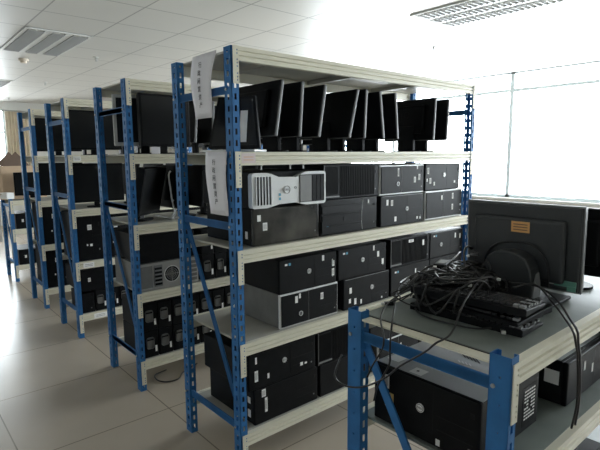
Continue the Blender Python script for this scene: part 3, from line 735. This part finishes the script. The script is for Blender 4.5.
ps = [(.27, -.86, 1.125, 30, -20), (.24, -1.02, 1.112, 200, 10), (.42, -.92, 1.165, 100, 15), (.35, -1.04, 1.112, 280, 0), (.20, -.90, 1.075, 60, 0), (.15, -1.18, 1.016, 210, 0), (.55, -.93, 1.135, 320, 10), (.11, -.78, 1.016, 150, 0)]
pn = ['pale plug at the top left of the cable heap', 'pale plug resting on the keyboards near their left end', 'pale plug on the crest of the cable heap', 'pale plug at the rear of the keyboard stack',
      'pale plug low on the left slope of the cable heap', 'pale plug lying on the bare board near the front corner', 'pale plug beside the foot of the large monitor', 'pale plug lying by the left post on the board']
for i, (x, y, z, a, e) in enumerate(ps):
    o = pl if i == 0 else copy_tree(pl); o.location = (x, y, z); o.rotation_euler = (0, math.radians(e), math.radians(a)); tag(o, pn[i], 'plug', cg)
pb = empty('power_adapter', (.36, -.835, 1.105), math.radians(20), 'black power adapter brick half buried in the cable heap', 'adapter')
b = MB(); b.box(-.055, .055, -.024, .024, 0, .032, bev=.006, seg=3); b.build('brick', M['black'], pb)
b = MB(); b.box(-.03, .03, -.014, .014, .032, .0326); b.build('rating_label', M['greymetal'], pb)

# ------------------------------------------------------------------ paper signs
def sign(label, x, ytop, ztop, ybot, zbot, wt, wb, curl):
    root = empty('paper_sign', (x, 0, 0), 0, label, 'paper sign', 'printed paper signs on the nearest rack end')
    bm = bmesh.new(); N = 10; G = []
    def pt(u, v, off=0.):
        yc = ytop + (ybot - ytop) * v; z = ztop + (zbot - ztop) * v; w = wt + (wb - wt) * v
        xx = -.010 * math.sin(v * PI) * curl - .004 * math.sin(u * PI) - off
        kink = .012 * math.sin(v * 5.2) * curl
        return Vector((xx, yc + w / 2 - w * u + kink, z))
    for j in range(N + 1): G.append([bm.verts.new(pt(i / 6, j / N)) for i in range(7)])
    for j in range(N):
        for i in range(6): bm.faces.new([G[j][i], G[j][i + 1], G[j + 1][i + 1], G[j + 1][i]])
    me = bpy.data.meshes.new('sheet'); bm.to_mesh(me); bm.free(); me.materials.append(M['lilac'])
    for p_ in me.polygons: p_.use_smooth = True
    o = bpy.data.objects.new('sheet', me); COL.objects.link(o); o.parent = root
    s_ = o.modifiers.new('thickness', 'SOLIDIFY'); s_.thickness = .0004
    chars = '行政闲置资产'
    for i, ch in enumerate(chars):
        v = .17 + i * .125; p0 = pt(.47, v, .003)
        c_ = text_part('printed_character', ch, .028, M['ink'], root, p0, (PI / 2, 0, -PI / 2), .0006)
    return root
sign('white paper sign hanging from the very top of the nearest rack end', -.012, .200, 1.992, .235, 1.705, .215, .150, 1.)
sign('white paper sign hanging lower on the rack end, beside the silver workstation', -.010, .128, 1.550, .120, 1.262, .185, .155, .5)
# beam label cards
def card(label, x0, x1, y, z0, z1, m='white', name='label_card', lines=2):
    b = MB(); b.box(x0, x1, y - .0008, y - .0001, z0, z1, m=M[m])
    for i in range(lines): b.box(x0 + (x1 - x0) * .15, x1 - (x1 - x0) * .15, y - .0012, y - .0008, z0 + (z1 - z0) * (.3 + .3 * i), z0 + (z1 - z0) * (.36 + .3 * i), m=M['ink'] if m == 'white' else M['orange'])
    o = b.build(name, None); tag(o, label, 'label', 'shelf labels stuck on the cream beams'); return o
card('pinkish white shelf label on the beam at the near post of the nearest rack', .042, .118, 0, LV[1] - .050, LV[1] - .006, 'pink')
yy = RACKY[2]
card('white shelf label on the third rack beam, third level up', RACKX[2] + .07, RACKX[2] + .16, yy, LV[3] - .052, LV[3] - .010)
card('white shelf label on the third rack bottom beam', RACKX[2] + .13, RACKX[2] + .24, yy, LV[4] - .052, LV[4] - .010)
card('white shelf label on the third rack beam behind the second rack post', RACKX[2] + .05, RACKX[2] + .11, RACKY[2] , LV[1] - .05, LV[1] - .008)
# small zinc hooks under the beam above the workstation
for i, (x, l) in enumerate(((.170, 'left'), (.345, 'middle'), (.430, 'right'))):
    b = MB(); b.box(x, x + .007, .030, .034, LV[1] - .082, LV[1] - .0605); b.box(x, x + .007, .022, .034, LV[1] - .0635, LV[1] - .0605)
    tag(b.build('beam_clip', M['steel']), 'small zinc clip above the silver workstation, %s one of three' % l, 'clip', 'zinc clips under the beam')
# cable ends lying on the floor by second rack
b = MB(); b.tube([(.26, 1.35, .006), (.16, 1.32, .006), (.14, 1.23, .006), (.18, 1.165, .006), (.26, 1.16, .006), (.33, 1.23, .006), (.48, 1.30, .006)], .005, 7)
tag(b.build('cable', M['cable']), 'black cable looped on the floor under the second rack', 'cable')

# ------------------------------------------------------------------ room
X0, X1, Y0, Y1, ZC = -3.6, 5.9, -4.2, 10.2, 2.7
struct('floor', MB().box(X0 - .2, X1 + .2, Y0 - .2, Y1 + .2, -.1, -.0008), M['floor'])
struct('ceiling', MB().box(X0 - .2, X1 + .2, Y0 - .2, Y1 + .2, ZC, ZC + .1), M['ceiling'])
struct('wall_left', MB().box(X0 - .2, X0, Y0, Y1, 0, ZC), M['wall'])
struct('wall_near', MB().box(X0, X1, Y0 - .2, Y0, 0, ZC), M['wall2'])
b = MB(); b.box(X1, X1 + .2, Y0, Y1, 0, .88); b.box(X1, X1 + .2, Y0, Y0 + .3, .88, 2.698); b.box(X1, X1 + .2, 6.03, Y1, .88, 2.698)
struct('wall_right', b, M['wall'])
b = MB(); b.box(X0, X1, Y1, Y1 + .2, 0, .85); b.box(X0, X1, Y1, Y1 + .2, 2.55, ZC); b.box(X0, -1.2, Y1, Y1 + .2, .85, 2.55); b.box(1.0, X1, Y1, Y1 + .2, .85, 2.55)
struct('wall_far', b, M['wall'])
# right-hand window: frame with mullions and transom
wy = [Y0 + .3, -2.6, -.45, 1.71, 3.87, 6.03]
b = MB()
for y in wy: b.box(X1 + .06, X1 + .11, y - .028, y + .028, .88, 2.698)
b.box(X1 + .065, X1 + .105, wy[0], wy[-1], 2.425, 2.470); b.box(X1 + .06, X1 + .11, wy[0], wy[-1], .88, .93); b.box(X1 + .06, X1 + .11, wy[0], wy[-1], 2.682, 2.698)
wf = struct('window_1', b, M['frame'])
g = MB(); g.box(X1 + .082, X1 + .086, wy[0], wy[-1], .93, 2.682); g.build('window_glass', M['glass'], wf)
s = MB(); s.box(X1 - .06, X1 + .06, wy[0], wy[-1], .86, .885, bev=.004); s.build('window_sill', M['wall'], wf)
b = MB(); wx = [-1.2, -.1, 1.0]
for x in wx: b.box(x - .028, x + .028, Y1 + .06, Y1 + .11, .85, 2.55)
b.box(wx[0], wx[-1], Y1 + .065, Y1 + .105, 2.05, 2.09); b.box(wx[0], wx[-1], Y1 + .06, Y1 + .11, .85, .90); b.box(wx[0], wx[-1], Y1 + .06, Y1 + .11, 2.51, 2.55)
wf2 = struct('window_2', b, M['frame'])
g = MB(); g.box(wx[0], wx[-1], Y1 + .082, Y1 + .086, .90, 2.51); g.build('window_glass', M['glass'], wf2)
# curtain by the far window
bm_ = MB(); pts = []
for i in range(41): pts.append((1.00 + i * .0105, Y1 - .06 + .022 * math.sin(i * 1.1)))
pts2 = [(x, y + .004) for x, y in reversed(pts)]
bm_.prism(pts + pts2, 'z', .70, 2.50); cu = bm_.build('curtain', M['curtain']); tag(cu, 'beige curtain gathered beside the far left window', 'curtain')
r_ = MB(); r_.tube([(-1.4, Y1 - .058, 2.515), (1.7, Y1 - .058, 2.515)], .011, 10, smooth=0); r_.build('curtain_rail', M['steel'], cu)
# far desk under the window
dk = empty('desk', (1.3, 8.9, 0), 0, 'pale laminate desk far behind the racks near the end window', 'desk')
b = MB(); b.box(-.9, .9, -.35, .35, .72, .75, bev=.004); b.build('desktop', M['wood'], dk)
for sx in (-.85, .82):
    for sy in (-.32, .28): b = MB(); b.box(sx, sx + .04, sy, sy + .04, -.0005, .7195); b.build('leg', M['steel'], dk)
# skirting
struct('baseboard_far', MB().box(X0, X1, Y1 - .015, Y1 - .0005, -.0005, .10), M['wood'])
struct('baseboard_right', MB().box(X1 - .015, X1 - .0005, Y0, Y1 - .02, -.0005, .10), M['wood'])

# recessed grille lamps in the ceiling (switched off)
def troffer(label, x, y, first=None):
    root = empty('ceiling_light', (x, y, ZC), 0, label, 'ceiling light', 'recessed grille lamps')
    b = MB(); w, l = .295, .595
    b.box(-w, w, -l, -l + .03, -.012, -.001); b.box(-w, w, l - .03, l, -.012, -.001); b.box(-w, -w + .03, -l, l, -.012, -.001); b.box(w - .03, w, -l, l, -.012, -.001)
    for xc in (-.088, .088): b.box(xc - .033, xc + .033, -l + .03, l - .03, -.012, -.001)
    b.build('frame', M['lamptray'], root)
    for xc in (-.193, 0, .193):
        xw = .055 if xc == 0 else .07
        r = MB(); r.box(xc - xw, xc + xw, -l + .03, l - .03, -.004, -.0012); r.build('reflector', M['lamptray'], root)
        t = MB(); t.tube([(xc, -l + .05, -.0095), (xc, l - .05, -.0095)], .004, 10, smooth=0); tb = t.build('fluorescent_tube', M['tube'], root)
        g = MB()
        for i in range(23): yy = -l + .055 + i * .048; g.box(xc - xw, xc + xw, yy - .0025, yy + .0025, -.026, -.014)
        g.box(xc - xw, xc - xw + .002, -l + .03, l - .03, -.016, -.004); g.box(xc + xw - .002, xc + xw, -l + .03, l - .03, -.016, -.004)
        g.build('louvre', M['louvre'], root)
    return root
L0 = troffer('recessed three-slot grille lamp at the upper left, above the second rack row', .25, 3.85)
for (x, y, l) in ((.25, 7.45, 'recessed grille lamp cut by the left picture edge, far down the ceiling'), (2.65, .25, 'recessed grille lamp at the top right near the bright windows'),
                  (2.65, 3.85, 'recessed grille lamp hidden in glare above the nearest rack, farther from camera'), (2.65, 7.45, 'recessed grille lamp farthest back over the rack ends'), (5.05, 3.85, 'recessed grille lamp closest to the windows')):
    o = copy_tree(L0); o.location = (x, y, ZC); o['label'] = l
sd = empty('smoke_detector', (.285, 4.92, ZC - .0005), 0, 'round ivory smoke detector on the ceiling beyond the left lamp', 'smoke detector')
b = MB(); b.disc((0, 0, -.022), .055, 'z', .022, 28); b.build('base', M['smoke'], sd)
b = MB(); b.disc((0, 0, -.046), .036, 'z', .024, 24); b.build('sensor_head', M['smoke'], sd)
def sprinkler(lab, x, y, src=None):
    if src is None:
        r = empty('sprinkler', (x, y, ZC - .0005), 0, lab, 'sprinkler', 'ceiling sprinklers')
        b = MB(); b.disc((0, 0, -.006), .032, 'z', .006, 20); b.build('escutcheon', M['lamptray'], r)
        b = MB(); b.tube([(0, 0, -.006), (0, 0, -.040)], .008, 8, smooth=0); b.disc((0, 0, -.050), .018, 'z', .003, 14); b.tube([(-.012, 0, -.016), (-.014, 0, -.035), (0, 0, -.049)], .002, 6); b.tube([(.012, 0, -.016), (.014, 0, -.035), (0, 0, -.049)], .002, 6)
        b.build('nozzle', M['steel'], r)
    else:
        r = copy_tree(src); r.location = (x, y, ZC - .0005); tag(r, lab, 'sprinkler', 'ceiling sprinklers')
    return r
sp0 = sprinkler('small sprinkler on the ceiling right of the left lamp', .913, 4.27)
sprinkler('small sprinkler on the ceiling past the smoke detector', .96, 6.73, sp0)
sprinkler('tiny sprinkler farthest down the ceiling at the left edge', .93, 9.3, sp0)
sprinkler('faint sprinkler in the bright ceiling near the right lamp', 3.6, 1.45, sp0)

# ------------------------------------------------------------------ daylight
w = bpy.data.worlds.new('overcast_daylight'); scene.world = w; w.use_nodes = True
bg = w.node_tree.nodes['Background']; bg.inputs['Color'].default_value = (.92, .97, 1, 1); bg.inputs['Strength'].default_value = 16.
def portal(loc, rot, sx, sy):
    l = bpy.data.lights.new('window_portal', 'AREA'); l.shape = 'RECTANGLE'; l.size = sx; l.size_y = sy; l.cycles.is_portal = True
    o = bpy.data.objects.new('window_portal', l); COL.objects.link(o); o.location = loc; o.rotation_euler = rot
portal((X1 + .15, 1.065, 1.77), (0, PI / 2, 0), 1.78, 9.95)
portal((-.10, Y1 + .15, 1.7), (-PI / 2, 0, 0), 2.2, 1.7)
scene.view_settings.view_transform = 'Standard'; scene.view_settings.look = 'None'
scene.view_settings.exposure = 0.25; scene.view_settings.gamma = 1.; scene.view_settings.use_curve_mapping = False
scene.cycles.max_bounces = 10; scene.cycles.diffuse_bounces = 6; scene.cycles.use_denoising = True
scene.cycles.sample_clamp_indirect = 10.

# ------------------------------------------------------------------ camera
C = Vector((-1.2045, -1.8414, 1.5298)); yaw, pitch, roll, F = .7113, -.1401, -.0083, 491.63
f = Vector((math.sin(yaw) * math.cos(pitch), math.cos(yaw) * math.cos(pitch), math.sin(pitch)))
r = Vector((math.cos(yaw), -math.sin(yaw), 0)); u = r.cross(f)
r2 = r * math.cos(roll) + u * math.sin(roll); u2 = -r * math.sin(roll) + u * math.cos(roll)
cam = bpy.data.cameras.new('camera'); co = bpy.data.objects.new('camera', cam); COL.objects.link(co)
cam.sensor_width = 36; cam.lens = F * 36 / 600; cam.clip_start = .02
mw = Matrix(((r2.x, u2.x, -f.x, C.x), (r2.y, u2.y, -f.y, C.y), (r2.z, u2.z, -f.z, C.z), (0, 0, 0, 1)))
co.matrix_world = mw
scene.camera = co
